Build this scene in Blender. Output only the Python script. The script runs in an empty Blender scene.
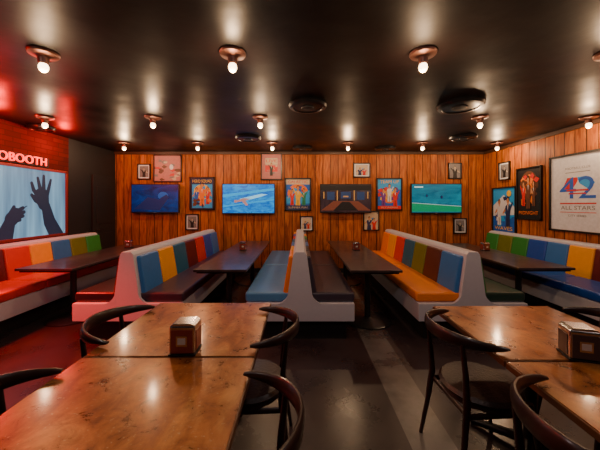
import bpy, bmesh, math, random
from mathutils import Vector, Matrix
random.seed(4)
F=285.0; H=1.5; HY=205.0
D=6.33; XW=4.1; CZ=2.68
scene=bpy.context.scene

# ------------------------------------------------------------ materials
def new_mat(name):
    m=bpy.data.materials.new(name); m.use_nodes=True
    nt=m.node_tree; b=nt.nodes['Principled BSDF']
    return m,nt,b
_c={}
def mat(name,col,rough=0.5,metal=0.0,var=0.12,scale=30,bump=0.0,emit=0,coat=0):
    if name in _c: return _c[name]
    m,nt,b=new_mat(name)
    N=nt.nodes; L=nt.links
    tc=N.new('ShaderNodeTexCoord'); no=N.new('ShaderNodeTexNoise'); no.inputs['Scale'].default_value=scale
    no.inputs['Detail'].default_value=4
    L.new(tc.outputs['Object'],no.inputs['Vector'])
    mx=N.new('ShaderNodeMix'); mx.data_type='RGBA'
    mx.inputs[6].default_value=(*[c*(1-var) for c in col],1); mx.inputs[7].default_value=(*[min(1,c*(1+var)) for c in col],1)
    L.new(no.outputs['Fac'],mx.inputs[0]); L.new(mx.outputs[2],b.inputs['Base Color'])
    b.inputs['Roughness'].default_value=rough; b.inputs['Metallic'].default_value=metal
    if coat: b.inputs['Coat Weight'].default_value=coat
    if bump:
        bp=N.new('ShaderNodeBump'); bp.inputs['Strength'].default_value=bump; bp.inputs['Distance'].default_value=0.01
        L.new(no.outputs['Fac'],bp.inputs['Height']); L.new(bp.outputs['Normal'],b.inputs['Normal'])
    if emit:
        L.new(mx.outputs[2],b.inputs['Emission Color']); b.inputs['Emission Strength'].default_value=emit
    _c[name]=m; return m

def math_n(nt,op,a=None,b=None):
    n=nt.nodes.new('ShaderNodeMath'); n.operation=op
    for i,v in enumerate((a,b)):
        if v is None: continue
        if isinstance(v,(int,float)): n.inputs[i].default_value=v
        else: nt.links.new(v,n.inputs[i])
    return n.outputs[0]
def ramp(nt,fac,stops):
    r=nt.nodes.new('ShaderNodeValToRGB'); e=r.color_ramp.elements
    while len(e)<len(stops): e.new(0.5)
    for i,(p,c) in enumerate(stops): e[i].position=p; e[i].color=(*c,1)
    nt.links.new(fac,r.inputs[0]); return r.outputs[0]
def mixc(nt,fac,a,b,mode='MIX'):
    n=nt.nodes.new('ShaderNodeMix'); n.data_type='RGBA'; n.blend_type=mode
    for s,v in ((0,fac),(6,a),(7,b)):
        if isinstance(v,(int,float)): n.inputs[s].default_value=v
        elif isinstance(v,tuple): n.inputs[s].default_value=(*v,1)
        else: nt.links.new(v,n.inputs[s])
    return n.outputs[2]

def plank_mat(name,axis,w=0.17):
    m,nt,b=new_mat(name); N=nt.nodes;L=nt.links
    tc=N.new('ShaderNodeTexCoord'); sp=N.new('ShaderNodeSeparateXYZ'); L.new(tc.outputs['Object'],sp.inputs[0])
    u=math_n(nt,'DIVIDE',sp.outputs[axis],w)
    fr=math_n(nt,'FRACT',u); fl=math_n(nt,'FLOOR',u)
    wn=N.new('ShaderNodeTexWhiteNoise'); wn.noise_dimensions='1D'; L.new(fl,wn.inputs['W'])
    cb=N.new('ShaderNodeCombineXYZ')
    L.new(math_n(nt,'MULTIPLY',sp.outputs[axis],18.0),cb.inputs[0])
    L.new(math_n(nt,'MULTIPLY',wn.outputs['Value'],37.0),cb.inputs[1])
    L.new(math_n(nt,'ADD',math_n(nt,'MULTIPLY',sp.outputs[2],2.2),math_n(nt,'MULTIPLY',wn.outputs['Value'],9.0)),cb.inputs[2])
    no=N.new('ShaderNodeTexNoise'); no.inputs['Scale'].default_value=1.0; no.inputs['Detail'].default_value=6; no.inputs['Distortion'].default_value=1.2
    L.new(cb.outputs[0],no.inputs['Vector'])
    col=ramp(nt,no.outputs['Fac'],[(0.3,(0.22,0.042,0.005)),(0.5,(0.46,0.115,0.013)),(0.7,(0.64,0.20,0.03))])
    sh=math_n(nt,'ADD',math_n(nt,'MULTIPLY',wn.outputs['Value'],0.35),0.66)
    cs=N.new('ShaderNodeCombineColor')
    for i in range(3): L.new(sh,cs.inputs[i])
    col=mixc(nt,1.0,col,cs.outputs[0],'MULTIPLY')
    g=math_n(nt,'GREATER_THAN',math_n(nt,'ABSOLUTE',math_n(nt,'SUBTRACT',fr,0.5)),0.46)
    col=mixc(nt,g,col,(0.02,0.005,0.001))
    L.new(col,b.inputs['Base Color']); b.inputs['Roughness'].default_value=0.5; b.inputs['Specular IOR Level'].default_value=.3
    bp=N.new('ShaderNodeBump'); bp.inputs['Strength'].default_value=0.5; bp.inputs['Distance'].default_value=0.01
    L.new(math_n(nt,'SUBTRACT',math_n(nt,'MULTIPLY',no.outputs['Fac'],0.3),g),bp.inputs['Height']); L.new(bp.outputs['Normal'],b.inputs['Normal'])
    return m

def grain_mat(name,stops,sx=22,sy=1.5,rough=0.3,patch=True,coat=0.3,metal=0):
    m,nt,b=new_mat(name); N=nt.nodes;L=nt.links
    tc=N.new('ShaderNodeTexCoord'); mp=N.new('ShaderNodeMapping'); mp.inputs['Scale'].default_value=(sx,sy,4)
    L.new(tc.outputs['Object'],mp.inputs[0])
    no=N.new('ShaderNodeTexNoise'); no.inputs['Scale'].default_value=1; no.inputs['Detail'].default_value=8; no.inputs['Distortion'].default_value=.6
    L.new(mp.outputs[0],no.inputs['Vector'])
    col=ramp(nt,no.outputs['Fac'],stops)
    n2=N.new('ShaderNodeTexNoise'); n2.inputs['Scale'].default_value=9; n2.inputs['Detail'].default_value=10; n2.inputs['Roughness'].default_value=.75; n2.inputs['Distortion'].default_value=.5; L.new(tc.outputs['Object'],n2.inputs['Vector'])
    if patch:
        f=ramp(nt,n2.outputs['Fac'],[(0.34,(0.30,0.24,0.22)),(0.5,(0.85,0.82,0.78)),(0.66,(1.25,1.3,1.2))])
        col=mixc(nt,0.9,col,f,'MULTIPLY')
        vo=N.new('ShaderNodeTexNoise'); vo.inputs['Scale'].default_value=70; vo.inputs['Detail'].default_value=3; L.new(tc.outputs['Object'],vo.inputs['Vector'])
        col=mixc(nt,ramp(nt,vo.outputs['Fac'],[(.64,(0,0,0)),(.70,(.5,.5,.5))]),col,(.5,.36,.2))
        # darker worn border (object local coords)
        sp=N.new('ShaderNodeSeparateXYZ'); L.new(tc.outputs['Object'],sp.inputs[0])
        e=math_n(nt,'MAXIMUM',math_n(nt,'ABSOLUTE',sp.outputs[0]),math_n(nt,'ABSOLUTE',sp.outputs[1]))
        e=math_n(nt,'ADD',e,math_n(nt,'MULTIPLY',n2.outputs['Fac'],.08))
        col=mixc(nt,ramp(nt,e,[(.36,(0,0,0)),(.46,(.45,.45,.45))]),col,(.12,.04,.015))
    L.new(col,b.inputs['Base Color'])
    b.inputs['Metallic'].default_value=metal
    r=N.new('ShaderNodeMapRange'); r.inputs['To Min'].default_value=rough-.1; r.inputs['To Max'].default_value=rough+.2
    L.new(n2.outputs['Fac'],r.inputs['Value']); L.new(r.outputs[0],b.inputs['Roughness'])
    b.inputs['Coat Weight'].default_value=coat; b.inputs['Coat Roughness'].default_value=0.12
    if patch:
        bp=N.new('ShaderNodeBump'); bp.inputs['Strength'].default_value=.25; bp.inputs['Distance'].default_value=.004
        L.new(n2.outputs['Fac'],bp.inputs['Height']); L.new(bp.outputs['Normal'],b.inputs['Normal'])
    return m

WHITE=mat('white_laminate',(0.58,0.57,0.65),0.35,var=.05)
BLACK=mat('black_paint',(0.008,0.008,0.009),0.6)
BLACKM=mat('black_metal',(0.015,0.015,0.017),0.35,0.6)
BASEM=mat('base_metal',(0.03,0.028,0.03),0.3,0.3)
CHROME=mat('brushed_chrome',(0.55,0.52,0.5),0.22,1.0,var=.06)
BRONZE=mat('bronze_metal',(0.16,0.07,0.05),0.4,0.8)
DARKWOOD=grain_mat('dark_chair_wood',[(0.3,(0.012,0.005,0.004)),(0.7,(0.042,0.014,0.009))],6,6,0.33,False)
LEATHER=mat('brown_leather',(0.026,0.013,0.011),0.38,var=.3,scale=60,bump=.3)
def vinyl(n,c): return mat('vinyl_'+n,c,0.36,var=.1,scale=12,bump=.15)
V=dict(blue=vinyl('blue',(0.012,0.075,0.42)),steel=vinyl('steel',(0.035,0.17,0.50)),pale=vinyl('pale_blue',(0.09,0.26,0.55)),teal=vinyl('teal',(0.01,0.12,0.23)),
 yellow=vinyl('yellow',(0.88,0.36,0.005)),orange=vinyl('orange',(0.9,0.23,0.004)),red=vinyl('red',(0.66,0.022,0.004)),
 maroon=vinyl('maroon',(0.12,0.010,0.012)),plum=vinyl('plum',(0.055,0.024,0.045)),green=vinyl('green',(0.025,0.24,0.04)),olive=vinyl('olive',(0.15,0.18,0.012)),
 dark=vinyl('dark',(0.028,0.016,0.022)),slate=vinyl('slate',(0.055,0.042,0.065)),brown=vinyl('brown',(0.10,0.028,0.018)),dgreen=vinyl('dark_green',(0.018,0.05,0.038)))
TABLETOP=grain_mat('dark_laminate',[(0.3,(0.024,0.015,0.017)),(0.7,(0.062,0.040,0.040))],8,1,0.3,False)
COPPER=grain_mat('worn_copper',[(0.28,(0.20,0.058,0.014)),(0.5,(0.42,0.145,0.032)),(0.7,(0.56,0.26,0.075))],9,4.0,0.25,True,.5,.35)
EDGE=mat('table_edge',(0.12,0.038,0.012),0.35)

# ------------------------------------------------------------ mesh builder
class MB:
    def __init__(s): s.bm=bmesh.new(); s.mats=[]
    def mi(s,m):
        if m not in s.mats: s.mats.append(m)
        return s.mats.index(m)
    def merge(s,tb,m,M=None):
        if M is not None: tb.transform(M)
        i=s.mi(m)
        for f in tb.faces: f.material_index=i
        me=bpy.data.meshes.new('t'); tb.to_mesh(me); tb.free(); s.bm.from_mesh(me); bpy.data.meshes.remove(me)
    def box(s,c,sz,m,bev=0,seg=2,R=None):
        tb=bmesh.new(); bmesh.ops.create_cube(tb,size=1)
        tb.transform(Matrix.Diagonal((*sz,1)))
        if bev: bmesh.ops.bevel(tb,geom=tb.edges[:],offset=bev,segments=seg,profile=.5,affect='EDGES')
        M=Matrix.Translation(c)
        if R is not None: M=M@R
        s.merge(tb,m,M)
    def cyl(s,c,r1,r2,h,m,seg=32,R=None,bev=0):
        tb=bmesh.new(); bmesh.ops.create_cone(tb,cap_ends=True,segments=seg,radius1=r1,radius2=r2,depth=h)
        M=Matrix.Translation(c)
        if R is not None: M=M@R
        s.merge(tb,m,M)
    def sph(s,c,r,m,sz=(1,1,1),seg=20):
        tb=bmesh.new(); bmesh.ops.create_uvsphere(tb,u_segments=seg,v_segments=seg//2,radius=r)
        s.merge(tb,m,Matrix.Translation(c)@Matrix.Diagonal((*sz,1)))
    def prism(s,prof,y0,y1,m,bev=0):
        tb=bmesh.new()
        a=[tb.verts.new((x,y0,z)) for x,z in prof]; b=[tb.verts.new((x,y1,z)) for x,z in prof]
        n=len(prof); tb.faces.new(a[::-1]); tb.faces.new(b)
        for i in range(n): tb.faces.new((a[i],a[(i+1)%n],b[(i+1)%n],b[i]))
        bmesh.ops.recalc_face_normals(tb,faces=tb.faces[:])
        if bev: bmesh.ops.bevel(tb,geom=tb.edges[:],offset=bev,segments=2,profile=.5,affect='EDGES')
        s.merge(tb,m)
    def lathe(s,c,prof,m,seg=32):
        tb=bmesh.new(); rings=[]
        for r,z in prof:
            rings.append([tb.verts.new((r*math.cos(2*math.pi*i/seg),r*math.sin(2*math.pi*i/seg),z)) for i in range(seg)])
        for a,b in zip(rings,rings[1:]):
            for i in range(seg): tb.faces.new((a[i],a[(i+1)%seg],b[(i+1)%seg],b[i]))
        tb.faces.new(rings[0][::-1]); tb.faces.new(rings[-1])
        bmesh.ops.recalc_face_normals(tb,faces=tb.faces[:])
        s.merge(tb,m,Matrix.Translation(c))
    def tube(s,pts,rad,m,seg=12):
        tb=bmesh.new(); pts=[Vector(p) for p in pts]; rings=[]
        for i,p in enumerate(pts):
            t=(pts[min(i+1,len(pts)-1)]-pts[max(i-1,0)]).normalized()
            ref=Vector((0,0,1)) if abs(t.z)<.8 else Vector((0,1,0))
            sd=t.cross(ref).normalized(); up=sd.cross(t).normalized()
            r=rad[i] if isinstance(rad,list) else rad
            if not isinstance(r,tuple): r=(r,r)
            rings.append([tb.verts.new(p+sd*r[0]*math.cos(2*math.pi*k/seg)+up*r[1]*math.sin(2*math.pi*k/seg)) for k in range(seg)])
        for a,b in zip(rings,rings[1:]):
            for k in range(seg): tb.faces.new((a[k],a[(k+1)%seg],b[(k+1)%seg],b[k]))
        tb.faces.new(rings[0][::-1]); tb.faces.new(rings[-1])
        bmesh.ops.recalc_face_normals(tb,faces=tb.faces[:])
        s.merge(tb,m)
    # flat polygon in local XZ plane facing -Y
    def flat(s,pts,y,m):
        tb=bmesh.new(); f=tb.faces.new([tb.verts.new((x,y,z)) for x,z in pts]); f.normal_update()
        if f.normal.y>0: f.normal_flip()
        s.merge(tb,m)
    def text(s,t,cx,cz,size,y,m,w=None):
        cu=bpy.data.curves.new('t','FONT'); cu.body=t; cu.size=size; cu.align_x='CENTER'; cu.align_y='CENTER'
        ob=bpy.data.objects.new('t',cu); scene.collection.objects.link(ob)
        bpy.context.view_layer.update()
        me=bpy.data.meshes.new_from_object(ob); 
        bpy.data.objects.remove(ob); bpy.data.curves.remove(cu)
        tb=bmesh.new(); tb.from_mesh(me); bpy.data.meshes.remove(me)
        xs=[v.co.x for v in tb.verts]
        k=1 if not w or not xs else w/(max(xs)-min(xs))
        s.merge(tb,m,Matrix.Translation((cx,y,cz))@Matrix.Rotation(math.pi/2,4,'X')@Matrix.Diagonal((k,1,1,1)))
    def finish(s,name,loc=(0,0,0),rz=0,smooth=True,parent=None):
        me=bpy.data.meshes.new(name); s.bm.to_mesh(me); s.bm.free()
        for m in s.mats: me.materials.append(m)
        ob=bpy.data.objects.new(name,me); scene.collection.objects.link(ob)
        ob.location=loc; ob.rotation_euler=(0,0,rz)
        if smooth:
            for p in me.polygons: p.use_smooth=True
            me.set_sharp_from_angle(angle=math.radians(40))
            wm=ob.modifiers.new('wn','WEIGHTED_NORMAL'); wm.keep_sharp=True
        if parent: ob.parent=parent
        return ob

# ------------------------------------------------------------ room shell
WY0=-1.6
PB=plank_mat('wood_planks_back',0); PR=plank_mat('wood_planks_side',1)
b=MB(); b.box((0,D+.06,CZ/2),(2*XW+.3,.12,CZ),PB); b.finish('wall_back',smooth=False)
b=MB(); b.box((XW+.06,(D+WY0)/2,CZ/2),(.12,D-WY0,CZ),PR); b.finish('wall_right',smooth=False)
m,nt,bs=new_mat('red_brick'); N=nt.nodes;L=nt.links
tc=N.new('ShaderNodeTexCoord'); sp=N.new('ShaderNodeSeparateXYZ'); cb=N.new('ShaderNodeCombineXYZ'); L.new(tc.outputs['Object'],sp.inputs[0]); L.new(sp.outputs[1],cb.inputs[0]); L.new(sp.outputs[2],cb.inputs[1])
br=N.new('ShaderNodeTexBrick'); br.inputs['Scale'].default_value=1; br.inputs['Brick Width'].default_value=.22; br.inputs['Row Height'].default_value=.075; br.inputs['Mortar Size'].default_value=.006
br.inputs['Color1'].default_value=(.05,.003,.003,1); br.inputs['Color2'].default_value=(.08,.005,.004,1); br.inputs['Mortar'].default_value=(.035,.003,.002,1)
L.new(cb.outputs[0],br.inputs['Vector']); L.new(br.outputs['Color'],bs.inputs['Base Color']); bs.inputs['Roughness'].default_value=.7
bs.inputs['Specular IOR Level'].default_value=.15
BRICK=m
b=MB(); b.box((-XW-.06,(5.05+WY0)/2,CZ/2),(.12,5.05-WY0,CZ),BRICK)
b.box((-XW-.06,(5.05+D)/2,CZ/2),(.12,D-5.05,CZ),BLACK); b.finish('wall_left',smooth=False)
b=MB(); b.box((0,WY0-.06,CZ/2),(2*XW+.3,.12,CZ),BLACK); b.finish('wall_front',smooth=False)
b=MB(); b.box((-XW+.022,5.93,1.05),(.04,.68,2.1),BLACK,.004)
for z in(.55,1.5): b.box((-XW+.045,5.93,z),(.015,.5,.75),BLACK,.005)
b.cyl((-XW+.08,5.66,1.0),.012,.012,.08,CHROME,R=Matrix.Rotation(math.pi/2,4,'Y')); b.box((-XW+.115,5.7,1.0),(.02,.11,.02),BLACKM,.005)
b.finish('door_1')
# ceiling
m,nt,bs=new_mat('ceiling_black'); N=nt.nodes;L=nt.links
tc=N.new('ShaderNodeTexCoord'); no=N.new('ShaderNodeTexNoise'); no.inputs['Scale'].default_value=1.3; no.inputs['Detail'].default_value=6
L.new(tc.outputs['Object'],no.inputs['Vector'])
L.new(ramp(nt,no.outputs['Fac'],[(.3,(.005,.003,.0035)),(.7,(.014,.007,.006))]),bs.inputs['Base Color'])
L.new(ramp(nt,no.outputs['Fac'],[(.35,(.36,.36,.36)),(.65,(.58,.58,.58))]),bs.inputs['Roughness'])
bs.inputs['Specular IOR Level'].default_value=.17
bp=N.new('ShaderNodeBump'); bp.inputs['Strength'].default_value=.35; bp.inputs['Distance'].default_value=.03
L.new(no.outputs['Fac'],bp.inputs['Height']); L.new(bp.outputs['Normal'],bs.inputs['Normal'])
b=MB(); b.box((0,(D+WY0)/2,CZ+.06),(2*XW+.3,D-WY0+.3,.12),m); b.finish('ceiling',smooth=False)
# floor
m,nt,bs=new_mat('floor_polished_concrete'); N=nt.nodes;L=nt.links
tc=N.new('ShaderNodeTexCoord'); sp=N.new('ShaderNodeSeparateXYZ'); L.new(tc.outputs['Object'],sp.inputs[0])
no=N.new('ShaderNodeTexNoise'); no.inputs['Scale'].default_value=1.8; no.inputs['Detail'].default_value=9; no.inputs['Roughness'].default_value=.62
L.new(tc.outputs['Object'],no.inputs['Vector'])
c1=ramp(nt,no.outputs['Fac'],[(.3,(.022,.014,.018)),(.7,(.054,.037,.040))])
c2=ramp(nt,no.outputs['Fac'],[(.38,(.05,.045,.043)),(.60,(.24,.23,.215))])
st=math_n(nt,'LESS_THAN',math_n(nt,'ABSOLUTE',math_n(nt,'SUBTRACT',sp.outputs[0],0.83)),0.14)  # aisle stripe: paler tiles plus a light reflection painted into the floor colour
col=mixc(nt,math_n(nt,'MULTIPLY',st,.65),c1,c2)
L.new(col,bs.inputs['Base Color'])
L.new(ramp(nt,no.outputs['Fac'],[(.3,(.2,.2,.2)),(.7,(.4,.4,.4))]),bs.inputs['Roughness'])
b=MB(); b.box((0,(D+WY0)/2,-.05),(2*XW+.3,D-WY0+.3,.1),m); b.finish('floor',smooth=False)
b=MB(); b.box((0,D-.01,.05),(2*XW,.02,.1),BLACK,.003); b.finish('baseboard_back')
b=MB(); b.box((XW-.01,(D+WY0)/2,.05),(.02,D-WY0-.05,.1),BLACK,.003); b.finish('baseboard_right')
b=MB(); b.box((0,D-.02,CZ-.03),(2*XW,.04,.06),mat('dark_trim',(.05,.02,.01)),.004); b.finish('trim_1')
b=MB(); b.box((XW-.02,(D+WY0)/2,CZ-.03),(.04,D-WY0-.1,.06),mat('dark_trim',(.05,.02,.01)),.004); b.finish('trim_2')

# ------------------------------------------------------------ booths
def slab(b,side,xb,xt,z0,z1,y0,y1,m,th=.065):
    cx=(xb+xt)/2*side; cz=(z0+z1)/2
    ang=math.atan2((xb-xt)*side,(z1-z0))
    Ln=math.hypot(z1-z0,xb-xt)
    b.box((cx+side*th*.45,(y0+y1)/2,cz),(th,y1-y0-.004,Ln),m,.022,3,Matrix.Rotation(-ang,4,'Y'))
def booth_side(b,side,y0,y1,cols,seatcol,hw=.6,x0=0.0):
    n=len(cols); w=(y1-y0-.04)/n
    for i,c in enumerate(cols):
        a=y0+.02+i*w
        slab(b,side,.13,.06,.5,.93,a,a+w,V[c])
    k=2
    ws=(y1-y0-.02)/k
    for i in range(k):
        a=y0+.01+i*ws
        b.box((side*(.12+hw)/2,a+ws/2,.475),(hw-.10,ws-.004,.11),V[seatcol],.03,3)
def double_booth(cx,y0,y1,lc,ls,rc,rs):
    b=MB()
    b.box((0,(y0+y1)/2,.32),(1.2,y1-y0,.2),WHITE,.012)
    b.box((0,(y0+y1)/2+.02,.11),(1.04,y1-y0-.12,.22),BLACK)
    b.prism([(-.15,.40),(.15,.40),(.075,.955),(.05,.985),(-.05,.985),(-.075,.955)],y0,y1,WHITE,.006)
    for s_ in(-1,1):
        pr=[(s_*.12,.41)]+[(s_*(.12+.16*(1-math.sin(t))),.41+.16*(1-math.cos(t))) for t in [i*math.pi/2/8 for i in range(0,9)]]
        b.prism(pr if s_>0 else pr[::-1],y0-.001,y0+.03,WHITE)
    booth_side(b,-1,y0+.03,y1,lc,ls); booth_side(b,1,y0+.03,y1,rc,rs)
    return b.finish('booth_bench',(cx,0,0))
Y0,Y1=3.12,6.1
double_booth(-1.9,Y0,Y1,['maroon','yellow','green','blue','red','steel','orange'],'dark',['steel','yellow','teal','maroon','red','blue','steel'],'plum')
double_booth(0,Y0,Y1,['orange','yellow','steel','teal','red','blue','yellow'],'pale',['slate','dark','steel','slate','green','orange','teal'],'slate')
double_booth(1.9,Y0,Y1,['steel','brown','olive','teal','red','yellow','orange'],'orange',['green','blue','yellow','dark','orange','steel','green'],'dgreen')
def wall_booth(side,y0,y1,cols,seat):
    b=MB(); s=side
    b.box((s*-.315,(y0+y1)/2,.32),(.77,y1-y0,.2),WHITE,.012)
    b.box((s*-.24,(y0+y1)/2,.11),(.62,y1-y0-.1,.22),BLACK)
    pr=[(-.15,.40),(.065,.40),(.065,.972),(-.03,.972),(-.07,.95)]
    pr=[(x*s,z) for x,z in pr]
    b.prism(pr,y0,y1,WHITE,.005)
    n=len(cols); w=(y1-y0-.04)/n
    for i,c in enumerate(cols):
        a=y0+.02+i*w; slab(b,-s,.14,.07,.5,.93,a,a+w,V[c])
    ws=(y1-y0-.02)/2
    for i in range(2):
        a=y0+.01+i*ws; b.box((-s*.42,a+ws/2,.475),(.56,ws-.004,.11),V[seat],.03,3)
    return b.finish('booth_bench',(side*(XW-.12),0,0))
wall_booth(-1,1.9,5.5,['dark','maroon','dark','maroon','maroon','red','yellow','steel','olive','green'],'red')
wall_booth(1,1.9,5.9,['plum','dark','maroon','brown','maroon','yellow','steel','blue','green','olive','green'],'blue')

# ------------------------------------------------------------ long tables
def long_table(cx,w,y0,y1):
    b=MB(); L_=y1-y0
    b.box((0,0,.735),(w,L_,.03),TABLETOP,.006)
    b.box((0,0,.71),(w-.06,L_-.06,.02),BLACK)
    for yy in(-L_/2+.45,L_/2-.45):
        b.lathe((0,yy,0),[(.30,0),(.30,.012),(.27,.022),(.06,.035),(.038,.05),(.036,.66),(.05,.68),(.13,.70)],BASEM)
        b.box((0,yy,.695),(w*.7,.06,.015),BLACKM)
    return b.finish('dining_table',(cx,(y0+y1)/2,0))
long_table(-.93,.62,3.3,6.0); long_table(.88,.60,3.27,6.0)
long_table(-3.02,.68,3.35,5.35); long_table(2.95,.68,3.4,5.6)

# ------------------------------------------------------------ copper tables
def sq_table(cx,cy,w,l):
    b=MB()
    b.box((0,0,.735),(w,l,.03),EDGE,.004)
    b.box((0,0,.7515),(w-.012,l-.012,.005),COPPER,.002)
    b.lathe((0,0,0),[(.035,.03),(.035,.68),(.12,.70),(.14,.72)],BLACKM)
    for a in range(4):
        t=a*math.pi/2+math.pi/4
        d=Vector((math.cos(t),math.sin(t),0))
        b.tube([d*.02+Vector((0,0,.06)),d*.2+Vector((0,0,.035)),d*.32+Vector((0,0,.018))],[.03,.024,.018],BLACKM)
    return b.finish('square_table',(cx,cy,0))
sq_table(-.645,1.79,.85,.775); sq_table(-.645,1.01,.85,.775)
sq_table(1.405,1.74,.85,.74); sq_table(1.405,.99,.85,.74)

# ------------------------------------------------------------ chairs
def chair(cx,cy,rz):
    b=MB()
    b.lathe((0,0,0),[(.16,.425),(.205,.43),(.215,.445),(.20,.465),(.12,.475),(.01,.477)],LEATHER)
    b.lathe((0,0,0),[(.17,.40),(.20,.402),(.20,.428),(.17,.43)],DARKWOOD)
    for sy in(-1,1):
        b.tube([(.23,sy*.2,0),(.19,sy*.185,.25),(.165,sy*.165,.43)],[.012,.016,.019],DARKWOOD)
        b.tube([(-.25,sy*.21,0),(-.215,sy*.19,.22),(-.19,sy*.175,.43),(-.2,sy*.18,.6),(-.218,sy*.18,.765)],[.011,.015,.019,.015,.012],DARKWOOD)
        b.tube([(.18,sy*.175,.38),(-.18,sy*.175,.38)],[(.010,.016),(.010,.016)],DARKWOOD)
    b.tube([(.18,-.17,.38),(.18,.17,.38)],[(.01,.016)]*2,DARKWOOD); b.tube([(-.185,-.18,.38),(-.185,.18,.38)],[(.01,.016)]*2,DARKWOOD)
    pts=[];rad=[]
    n=28
    for i in range(n+1):
        a=-84+168*i/n; t=math.radians(a); q=abs(a)/84
        pts.append((-.285*math.cos(t),.265*math.sin(t),.785-.008*q))
        hh=.028*(1-q**2)+.011
        rad.append((.011+.005*q*(1-q)*4, hh*(1 if q<.97 else .6)))
    b.tube(pts,rad,DARKWOOD,14)
    return b.finish('dining_chair',(cx,cy,0),rz)
P=math.pi
chair(1.06,1.69,.06); chair(1.05,.93,-.05)
chair(-.30,1.72,P+.05); chair(-.28,.96,P-.04)
chair(-.99,1.76,.04); chair(-1.0,.98,0.02)
chair(1.80,1.72,P); 

# ------------------------------------------------------------ napkin dispensers
RED=mat('dispenser_face',(.20,.03,.02),.3,var=.3)
NAP=mat('napkin_paper',(.5,.42,.36),.8)
def dispenser(x,y,z,s=1,rz=0,face=RED):
    b=MB()
    w,d,h=.13*s,.11*s,.145*s
    b.box((0,0,h/2+.006*s),(w,d,h),CHROME,.012*s,3)
    b.box((0,0,.004*s),(w*1.05,d*1.05,.008*s),BLACK,.002*s)
    for sy in(-1,1):
        b.box((0,sy*(d/2+.001*s),h*.5),(w*.84,.006*s,h*.8),face,.002*s)
        b.box((0,sy*(d/2+.004*s),h*.52),(w*.42,.004*s,h*.36),CHROME,.001*s)
        b.box((0,sy*(d/2+.006*s),h*.52),(w*.3,.003*s,h*.22),NAP,.001*s)
    for sx in(-1,1): b.box((sx*(w/2+.001*s),0,h*.5),(.005*s,d*.7,h*.7),face,.001*s)
    b.prism([(-w*.47,h),(w*.47,h),(w*.36,h+.014*s),(-w*.36,h+.014*s)],-d*.45,d*.45,CHROME,.003*s)
    return b.finish('napkin_dispenser',(x,y,z),rz)
dispenser(-.585,1.46,.7545,.98,.03); dispenser(1.37,1.40,.7545,.97,-.3,mat('dispenser_dark',(.05,.03,.03),.3))
for x,y in((-.95,4.75),(.93,4.75),(-3.0,5.0),(3.05,4.7)): dispenser(x,y,.7505,.85,.1)

# ------------------------------------------------------------ ceiling lights
WARM=(1.0,.64,.36)
gl=mat('bulb_glass',(1,.7,.4),.3,emit=10,var=.02)
def lamp(x,y,e,c=WARM):
    b=MB()
    b.lathe((0,0,CZ),[(.098,0),(.102,-.010),(.095,-.024),(.05,-.034),(.038,-.045),(.034,-.08),(.03,-.09),(.01,-.093)],BRONZE)
    b.sph((0,0,CZ-.118),.033,gl,(1,1,1.15))
    o=b.finish('ceiling_light',(x,y,0))
    l=bpy.data.lights.new('bulb','POINT'); l.energy=e; l.color=c; l.shadow_soft_size=.025
    lo=bpy.data.objects.new('bulb',l); scene.collection.objects.link(lo); lo.parent=o; lo.location=(0,0,CZ-.182)
for x in(-1.98,-.52,.95,2.4): lamp(x,2.2,17)
for x in(-3.4,-1.96,-.53,2.4,3.85): lamp(x,3.8,15)
for x in(-3.3,-1.92,-.52,.9,2.3,3.7): lamp(x,5.35,24)
for x in(-2.2,0.2,2.4): lamp(x,.6,19,(1,.86,.84))
def speaker(x,y,r):
    b=MB(); b.lathe((0,0,CZ),[(r,0),(r*1.02,-.02),(r*.95,-.045),(r*.8,-.05),(r*.78,-.04),(r*.2,-.045),(.01,-.045)],BLACKM)
    b.lathe((0,0,CZ),[(r*.35,-.04),(r*.33,-.055),(.01,-.06)],BLACK)
    b.finish('ceiling_speaker',(x,y,0))
for x,y,r in((.09,3.33,.22),(1.87,3.33,.25),(-.9,4.95,.22),(2.8,4.9,.22),(-3.9,4.3,.17),(.05,5.85,.2),(1.75,5.85,.2)): speaker(x,y,r)

# ------------------------------------------------------------ wall art
def pc(n,c,e=0): return mat('ink_'+n,c,.5,var=.2,scale=25,emit=e)
INK=dict(black=pc('black',(.01,.01,.012)),cream=pc('cream',(.6,.48,.33)),white=pc('white',(.72,.74,.8)),orange=pc('orange',(.9,.2,.01)),
 red=pc('red',(.65,.015,.01)),blue=pc('blue',(.012,.12,.6)),sky=pc('sky',(.03,.36,.9)),yellow=pc('yellow',(.9,.5,.02)),skin=pc('skin',(.6,.27,.12)),
 brown=pc('brown',(.13,.045,.02)),navy=pc('navy',(.015,.03,.12)),pink=pc('pink',(.5,.18,.17)),grey=pc('grey',(.2,.19,.2)),green=pc('green',(.02,.25,.12)),purple=pc('purple',(.16,.03,.3)))
def circ(cx,cz,r,rz=None,n=18): return [(cx+r*math.cos(2*P*i/n),cz+(rz or r)*math.sin(2*P*i/n)) for i in range(n)]
def rect(x0,z0,x1,z1): return [(x0,z0),(x1,z0),(x1,z1),(x0,z1)]
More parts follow.
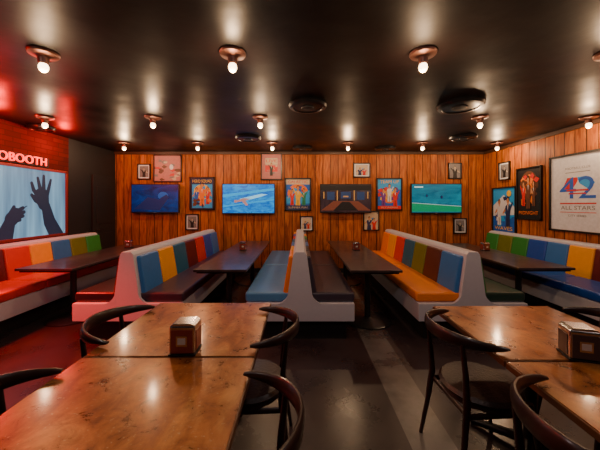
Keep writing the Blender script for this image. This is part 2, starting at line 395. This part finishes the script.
def fig_shapes(cx,z,h,cb,ch='skin',w=None,hair='black'):
    w=w or h*.34
    body=[(cx-w*.42,z),(cx-w*.35,z+h*.35),(cx-w*.5,z+h*.62),(cx-w*.42,z+h*.7),(cx-w*.15,z+h*.75),(cx+w*.15,z+h*.75),(cx+w*.42,z+h*.7),(cx+w*.5,z+h*.62),(cx+w*.35,z+h*.35),(cx+w*.42,z)]
    d=random.choice((-1,1))
    arm=[(cx+d*w*.4,z+h*.68),(cx+d*w*.95,z+h*.5),(cx+d*w*1.0,z+h*.42),(cx+d*w*.35,z+h*.55)]
    arm2=[(cx-d*w*.4,z+h*.68),(cx-d*w*.8,z+h*.85),(cx-d*w*.9,z+h*.8),(cx-d*w*.4,z+h*.55)]
    return [(ch,arm),(cb,arm2),(cb,body),('black',rect(cx-w*.04,z,cx+w*.04,z+h*.3)),(ch,rect(cx-w*.1,z+h*.7,cx+w*.1,z+h*.8)),(hair,circ(cx,z+h*.9,h*.09,h*.11)),(ch,circ(cx,z+h*.87,h*.07,h*.09)),('white',[(cx-w*.1,z+h*.72),(cx+w*.1,z+h*.72),(cx,z+h*.55)])]
def facets(n,cols,x0=-1,z0=-1,x1=1,z1=1,s=.3):
    out=[]
    for i in range(n):
        cx=random.uniform(x0,x1); cz=random.uniform(z0,z1); a=random.uniform(0,6.28)
        out.append((random.choice(cols),[(cx+s*random.uniform(.4,1)*math.cos(a+q*P/2),cz+s*.7*random.uniform(.3,1)*math.sin(a+q*P/2)) for q in range(4)]))
    return out
GLASSF=mat('frame_black',(.012,.01,.009),.3)
def clampconv(pts): return [(max(-1,min(1,px)),max(-1,min(1,pz))) for px,pz in pts]
def poly_ok(pts):
    q=clampconv(pts); A=0
    for i in range(len(q)): A+=q[i][0]*q[(i+1)%len(q)][1]-q[(i+1)%len(q)][0]*q[i][1]
    return abs(A)>1e-4
def frame(name,cx,cz,w,h,art,wall='back',pos=None,fr=.022,matc=None,fm=None):
    b=MB(); fm=fm or GLASSF
    b.box((0,-.008,0),(w,.016,h),fm)
    for sx in(-1,1): b.box((sx*(w/2-fr/2),-.019,0),(fr,.038,h),fm,.003)
    for sz in(-1,1): b.box((0,-.019,sz*(h/2-fr/2)),(w,.038,fr),fm,.003)
    iw,ih=w-2*fr,h-2*fr
    y=-.0165
    if matc:
        b.flat(rect(-iw/2,-ih/2,iw/2,ih/2),y,INK[matc]); iw*=.8; ih*=.82; y-=.0004
    for sh in art:
        if sh[0]=='T':
            _,t,x,z,size,c,tw=sh
            b.text(t,x*iw/2,z*ih/2,size*ih,y,INK[c],tw*iw if tw else None)
        else:
            c,pts=sh
            if not poly_ok(pts): continue
            b.flat([(px*iw/2,pz*ih/2) for px,pz in clampconv(pts)],y,INK[c])
        y-=.0003
    if wall=='back': loc=(cx,D-.003,cz); rz=0
    elif wall=='right': loc=(XW-.003,pos,cz); rz=-P/2
    else: loc=(-XW+.003,pos,cz); rz=P/2
    return b.finish(name,loc,rz,smooth=False)
FULL=rect(-1,-1,1,1)
KB=F/D
def bx(x0,y0,x1,y1):
    return ((x0+x1)/2-300)/KB, H-((y0+y1)/2-HY)/KB, (x1-x0)/KB,(y1-y0)/KB
artA=[('navy',FULL),('sky',rect(-.9,-.95,.9,.6)),('yellow',circ(0,.1,.75,.5))]+facets(12,['orange','red','blue','sky'],-.8,-.5,.8,.4)+fig_shapes(-.5,-.7,1.1,'blue')+fig_shapes(.5,-.7,1.15,'red')+fig_shapes(0,-.8,1.5,'orange')+facets(8,['brown','orange','navy'],-.8,-.8,.8,-.4,.25)+[('T','HERO SQUAD',0,.8,.14,'yellow',.85)]
artB=[('blue',FULL),('orange',circ(0,.05,.9,.65)),('cream',rect(-1,.66,1,1)),('T','GALACTIC',0,.82,.13,'red',.85)]+facets(14,['yellow','sky','red','blue'],-.8,-.6,.8,.5)+[('sky',[(-1,-.2),(-.3,.2),(.2,.0),(1,.3),(1,-.6),(-1,-.6)])]+fig_shapes(-.5,-.7,1.05,'red')+fig_shapes(.5,-.7,1.1,'green')+fig_shapes(0,-.8,1.4,'yellow')+[('navy',rect(-1,-1,1,-.72)),('T','SUMMER FUN',0,-.86,.09,'cream',.8)]
artC=[('blue',FULL),('sky',rect(-1,.3,1,1)),('orange',circ(0,-.1,.7,.5)),('yellow',circ(0,0,.5,.38))]+facets(14,['red','purple','yellow','sky','blue'],-.9,-.6,.9,.4)+fig_shapes(-.5,-.8,1.2,'purple')+fig_shapes(.5,-.8,1.25,'red')+fig_shapes(0,-.5,1.2,'white')+[('T','TEAM UP',0,.82,.15,'yellow',.8),('red',rect(-1,-1,1,-.78)),('T','IN CINEMAS',0,-.89,.07,'cream',.7)]
for nm,(q),a in(('movie_poster',(190,177,215,210),artA),('movie_poster',(285,178,311,211),artB),('movie_poster',(376,178,402,210.5),artC)):
    x,z,w,h=bx(*q); frame(nm,x,z,w,h,a,fr=.03)
ph1=[('grey',FULL)]+fig_shapes(0,-1,1.7,'black','cream',.9)
ph2=[('cream',FULL)]+facets(5,['red','grey','sky'])+fig_shapes(-.3,-1,1.5,'navy','skin',.7)+fig_shapes(.4,-1,1.3,'red','skin',.6)
ph3=[('pink',FULL)]+facets(26,['cream','red','brown','pink','grey','brown'])+[('white',circ(.3,.1,.15,.22))]
ph4=[('pink',FULL),('cream',rect(-.8,.2,.8,.85)),('red',rect(-.8,-.5,.8,.1))]+facets(6,['cream','pink','grey'],-.7,-.9,.7,.1)+fig_shapes(0,-.9,1.3,'black')+[('T','LIVE',0,.55,.2,'red',.7)]
for q,a,mc in(((138,164,151,179.5),ph1,'white'),((154,155,182,182),ph3,None),((261,153.5,282,180),ph4,'pink'),((353,163,370,177.5),ph2,'white'),((448,163,461,179),ph1,None),
   ((186,214,199,230),ph1,'white'),((300,216,313,231),ph2,'white'),((363,211,379,230.5),ph2,None),((453,218,466,233.5),ph1,'white')):
    x,z,w,h=bx(*q); frame('picture_frame',x,z,w,h,a,fr=.022,matc=mc)
def rw(x0,y0,x1,y1): 
    k0=(x0-300)/XW; k1=(x1-300)/XW
    Ya,Yb=F/k0,F/k1
    k=(k0+k1)/2
    return (Ya+Yb)/2, H-((y0+y1)/2-HY)/k, abs(Ya-Yb),(y1-y0)/k
artD=[('sky',FULL),('white',[(-1,.2),(0,.7),(1,.1),(1,-.2),(-1,-.3)]),('blue',rect(-1,-1,1,-.3))]+facets(14,['sky','white','blue','navy','sky'],-.8,-.8,.8,.6)+fig_shapes(-.4,-.7,1.2,'white')+fig_shapes(.4,-.8,1.4,'navy')+[('T','WAVES',0,-.85,.12,'yellow',.8),('yellow',circ(.5,.75,.2,.14))]
artE=[('black',FULL),('brown',circ(0,.3,.8,.6)),('orange',circ(0,.35,.5,.42))]+facets(14,['brown','black','orange','red'],-.7,-.4,.7,.7)+fig_shapes(-.45,-.5,1.0,'red')+fig_shapes(.45,-.5,1.0,'brown')+fig_shapes(0,-.6,1.3,'brown')+[('T','MIDNIGHT',0,-.78,.1,'orange',.85)]
yy,z,w,h=rw(493,187,518,233); frame('movie_poster',0,z,w*.95,h,artD,'right',yy,.025)
yy,z,w,h=rw(518,167,543,220); frame('movie_poster',0,z,w,h,artE,'right',yy,.025)
yy,z,w,h=rw(500,162,511,180); frame('picture_frame',0,z,w,h,ph1,'right',yy,.02,'white')
k=251/XW; Ya=F/k; wW=.92
artF=[('white',FULL),('T','FOOTBALL CLUB',0,.8,.05,'grey',.55),('grey',rect(-.55,.66,.55,.68)),
 ('red',[(-.7,.1),(-.45,.5),(.1,.5),(-.05,.3),(-.3,.05)]),('sky',[(.0,.5),(.4,.52),(.75,.3),(.5,.1),(.1,.3)]),
 ('T','42',.0,.12,.50,'blue',.80),('red',[(-.5,.06),(.5,.06),(.46,.11),(-.46,.11)]),('red',[(-.4,-.04),(.4,-.04),(.37,.0),(-.37,.0)]),
 ('red',rect(-.8,-.36,.8,-.32)),('red',rect(-.8,-.64,.8,-.62)),('T','ALL STARS',0,-.49,.09,'grey',.75),('T','CITY SERIES',0,-.74,.045,'grey',.4)]
frame('framed_poster',0,1.5+11/k,wW,1.18,artF,'right',Ya-wW/2,.03,'white')

# ------------------------------------------------------------ TVs
def screen_mat(name,stops,sc,strength,dist=1.0,scale=3):
    m,nt,bs=new_mat(name); N=nt.nodes;L=nt.links
    tc=N.new('ShaderNodeTexCoord'); mp=N.new('ShaderNodeMapping'); mp.inputs['Scale'].default_value=sc; L.new(tc.outputs['Object'],mp.inputs[0])
    no=N.new('ShaderNodeTexNoise'); no.inputs['Scale'].default_value=scale; no.inputs['Distortion'].default_value=dist; L.new(mp.outputs[0],no.inputs['Vector'])
    c=ramp(nt,no.outputs['Fac'],stops); L.new(c,bs.inputs['Emission Color']); bs.inputs['Emission Strength'].default_value=strength
    bs.inputs['Base Color'].default_value=(.005,.005,.005,1); bs.inputs['Roughness'].default_value=.25
    return m
S1=screen_mat('screen_navy',[(.3,(.0,.006,.05)),(.7,(.0,.03,.17))],(1,1,2),1.0)
S2=screen_mat('screen_pool',[(.35,(.0,.14,.62)),(.65,(.0,.36,.85))],(2,1,5),1.0)
S3=screen_mat('screen_hall',[(.3,(.010,.004,.008)),(.7,(.05,.02,.02))],(3,1,1),1.0)
S4=screen_mat('screen_field',[(.3,(.0,.10,.16)),(.7,(.0,.20,.26))],(1,1,3),1.0)
def em(n,c,e=1): return mat('glow_'+n,c,.5,var=.2,emit=e)
def tv(x,z,w,h,sm,shapes):
    b=MB()
    b.box((0,0,0),(w,.05,h),GLASSF,.006); b.box((0,.04,0),(w*.5,.04,h*.5),BLACK,.01)
    b.box((0,.075,0),(.3,.04,.25),BLACKM)
    t=.018
    b.flat(rect(-w/2+t,-h/2+t*1.3,w/2-t,h/2-t),-.026,sm)
    y=-.0265
    for c,pts in shapes:
        b.flat([(px*(w/2-t),pz*(h/2-t*1.4)) for px,pz in pts],y,c); y-=.0004
    b.box((0,-.026,-h/2+.01),(.06,.003,.006),CHROME)
    b.finish('television',(x,D-.10,z),0,smooth=False)
kt=F/(D-.12)
def bt(x0,y0,x1,y1): return ((x0+x1)/2-300)/kt, H-((y0+y1)/2-HY)/kt,(x1-x0)/kt,(y1-y0)/kt
W1=em('foam',(.2,.6,.95),.9); SK=em('skin',(.35,.2,.2),.7); DB=em('deep',(.0,.015,.09),.5); PU=em('purple',(.01,.03,.09),.6); AM=em('amber',(.4,.2,.05),.6); GR=em('grass',(.0,.22,.10),.7); WH=em('white',(.4,.6,.6),.7)
LB=em('lightblue',(.0,.3,.7),.9); FL=em('hall_floor',(.12,.03,.015),.6); HD=em('hall_dark',(.005,.004,.006),.3)
tv(*bt(131,184,179,213),S1,[(DB,[(-.9,-.8),(.2,-.9),(.5,-.2),(-.3,.1)]),(em('mid',(.0,.07,.30),.6),circ(.35,.2,.22,.3)),(DB,[(.2,.0),(.5,.3),(.6,.1),(.4,-.4)])])
tv(*bt(222,183.5,275,214),S2,[(LB,[(-1,.1),(1,.6),(1,.75),(-1,.3)]),(LB,[(-1,-.6),(1,-.1),(1,0),(-1,-.5)]),(W1,[(-.35,.0),(-.05,.12),(.5,.35),(.75,.3),(.3,.05),(-.1,-.12)]),(SK,[(-.5,-.15),(-.2,.05),(.1,0),(-.15,-.15),(-.45,-.25)]),(SK,circ(-.5,-.18,.06,.11)),(SK,[(-.3,-.1),(-.1,-.5),(0,-.45),(-.15,-.05)])])
tv(*bt(320,184,371.5,213),S3,[(HD,rect(-1,.6,1,1)),(PU,rect(-.75,-.1,-.45,.5)),(PU,rect(.45,-.1,.75,.5)),(PU,rect(-.2,0,.2,.5)),(AM,rect(-.36,-.15,-.32,.6)),(AM,rect(.32,-.15,.36,.6)),(AM,rect(-.9,.0,-.86,.5)),(AM,rect(.86,.0,.9,.5)),(FL,[(-1,-.9),(1,-.9),(.5,-.2),(-.5,-.2)]),(HD,[(-.5,-.9),(.5,-.9),(.15,-.25),(-.15,-.25)]),(AM,rect(-.1,.1,.1,.2))])
tv(*bt(411,183.5,462,213.5),S4,[(GR,[(-1,-.95),(1,-.95),(1,-.55),(-1,-.3)]),(WH,[(-1,-.3),(1,-.55),(1,-.58),(-1,-.33)]),(WH,rect(-.9,.78,-.55,.88)),(DB,circ(.2,.1,.05,.12)),(DB,circ(-.4,.2,.04,.1))])

# ------------------------------------------------------------ left shadow screen + neon
m,nt,bs=new_mat('shower_curtain_backlit'); N=nt.nodes;L=nt.links
tc=N.new('ShaderNodeTexCoord'); sp=N.new('ShaderNodeSeparateXYZ'); L.new(tc.outputs['Object'],sp.inputs[0])
cb=N.new('ShaderNodeCombineXYZ'); L.new(math_n(nt,'MULTIPLY',sp.outputs[0],7),cb.inputs[0]); L.new(math_n(nt,'MULTIPLY',sp.outputs[2],.5),cb.inputs[2])
no=N.new('ShaderNodeTexNoise'); no.inputs['Scale'].default_value=1.2; no.inputs['Detail'].default_value=3; L.new(cb.outputs[0],no.inputs['Vector'])
c=ramp(nt,no.outputs['Fac'],[(.3,(.10,.24,.40)),(.7,(.30,.58,.8))])
L.new(c,bs.inputs['Emission Color']); bs.inputs['Emission Strength'].default_value=.8; bs.inputs['Base Color'].default_value=(.02,.04,.06,1)
SIL=mat('silhouette_ink',(.008,.02,.05),.6,var=.2,emit=.6)
b=MB()
sy0,sy1,sz0,sz1=2.4,4.98,.985,2.08
scy=(sy0+sy1)/2; scz=(sz0+sz1)/2
sw,sh=(sy1-sy0)/2,(sz1-sz0)/2
b.box((0,-.01,0),(2*sw,.02,2*sh),BLACK); b.flat(rect(-sw+.03,-sh+.03,sw-.03,sh-.03),-.0215,m)
FRR=mat('frame_red',(.2,.015,.015),.4)
for s_ in(-1,1):
    b.box((s_*(sw-.015),-.02,0),(.04,.04,2*sh),FRR,.004); b.box((0,-.02,s_*(sh-.015)),(2*sw,.04,.04),FRR,.004)
def lp(px,py):
    k=(300-px)/(XW-.03); return F/k-scy, H-(py-HY)/k-scz
def cap(a,c_,ra,rb,y=-.0225):
    (x0,z0),(x1,z1)=lp(*a),lp(*c_); d=math.atan2(z1-z0,x1-x0)
    pts=[(x0+ra*math.cos(d+P/2+P*i/10),z0+ra*math.sin(d+P/2+P*i/10)) for i in range(11)]+[(x1+rb*math.cos(d-P/2+P*i/10),z1+rb*math.sin(d-P/2+P*i/10)) for i in range(11)]
    pts=[(x,max(z,-sh+.035)) for x,z in pts]
    b.flat(pts,y,SIL)
i_=[0]
def C(*a):
    i_[0]+=1; cap(*a,-.0222-.0002*i_[0])
C((44,204),(42,196),.10,.13)
C((40,198),(34,190),.04,.032); C((34,190),(32,183),.032,.024)
C((43,195),(40,187),.036,.032);C((40,187),(38,178),.032,.022)
C((44,194),(44,185),.036,.032);C((44,185),(44,176),.032,.022)
C((47,196),(49,188),.034,.03);C((49,188),(51,180),.03,.02)
C((42,203),(36,200),.05,.04);C((36,200),(32,195),.04,.026)
C((46,206),(50,222),.08,.11);C((50,222),(56,236),.11,.15)
C((12,219),(16,214),.10,.09);C((16,212),(23,208),.035,.028);C((17,215),(24,212),.033,.027);C((17,218),(23,216),.033,.026);C((15,221),(20,220),.03,.025);C((10,215),(14,207),.035,.025)
C((10,222),(4,240),.08,.13)
C((22,209),(27,206),.012,.006)
C((-30,222),(-30,235),.2,.24);C((-30,206),(-30,212),.13,.14)
b.finish('shadow_screen',(-XW+.003,scy,scz),P/2,smooth=False)
# neon
NEON=mat('neon_red',(1,.012,.006),.4,var=.02,emit=2.6)
cu=bpy.data.curves.new('neon_sign','FONT'); cu.body='PHOTOBOOTH'; cu.size=.17; cu.align_x='RIGHT'; cu.extrude=.008; cu.bevel_depth=.001; cu.space_character=1.02
ob=bpy.data.objects.new('neon_sign',cu); scene.collection.objects.link(ob); bpy.context.view_layer.update()
me=bpy.data.meshes.new_from_object(ob); bpy.data.objects.remove(ob)
me.materials.clear(); me.materials.append(NEON)
ob=bpy.data.objects.new('neon_sign',me); scene.collection.objects.link(ob)
ob.location=(-XW+.035,4.58,2.125); ob.rotation_euler=(P/2,0,P/2)
b=MB(); b.box((-.55,.055,-.022),(1.2,.15,.01),BLACK,.002)
bb=b.finish('backing'); bb.parent=ob
def plight(name,loc,e,r=.05):
    l=bpy.data.lights.new(name,'POINT'); l.energy=e; l.color=(1,.012,.006); l.shadow_soft_size=r
    o=bpy.data.objects.new(name,l); scene.collection.objects.link(o); o.location=loc
for yv in(1.6,2.6,3.6,4.6): plight('neon_spill_light',(-XW+.3,yv,2.5),26)  # added red points standing in for the sign's spill on wall and ceiling
def rspot(loc,tgt,e,size):  # added spots, aimed to strengthen the sign's red glow on floor and booth
    l=bpy.data.lights.new('neon_glow_light','SPOT'); l.energy=e; l.color=(1,.012,.008); l.spot_size=size; l.spot_blend=.9; l.shadow_soft_size=.1
    o=bpy.data.objects.new('neon_glow_light',l); scene.collection.objects.link(o); o.location=loc
    o.rotation_euler=(Vector(tgt)-Vector(loc)).to_track_quat('-Z','Y').to_euler()
rspot((-XW+.25,2.4,2.5),(-2.35,2.65,0),1100,.95)
rspot((-XW+.6,4.2,2.5),(-3.6,4.0,.5),60,1.3)

# world, camera
w=bpy.data.worlds.new('World'); scene.world=w; w.use_nodes=True; w.node_tree.nodes['Background'].inputs[0].default_value=(.02,.02,.025,1)
cam=bpy.data.cameras.new('camera'); cam.lens=F/600*36; cam.sensor_width=36; cam.shift_y=-(225-HY)/600; cam.clip_start=.02
co=bpy.data.objects.new('camera',cam); scene.collection.objects.link(co); co.location=(0,0,H); co.rotation_euler=(P/2,0,0)
scene.camera=co
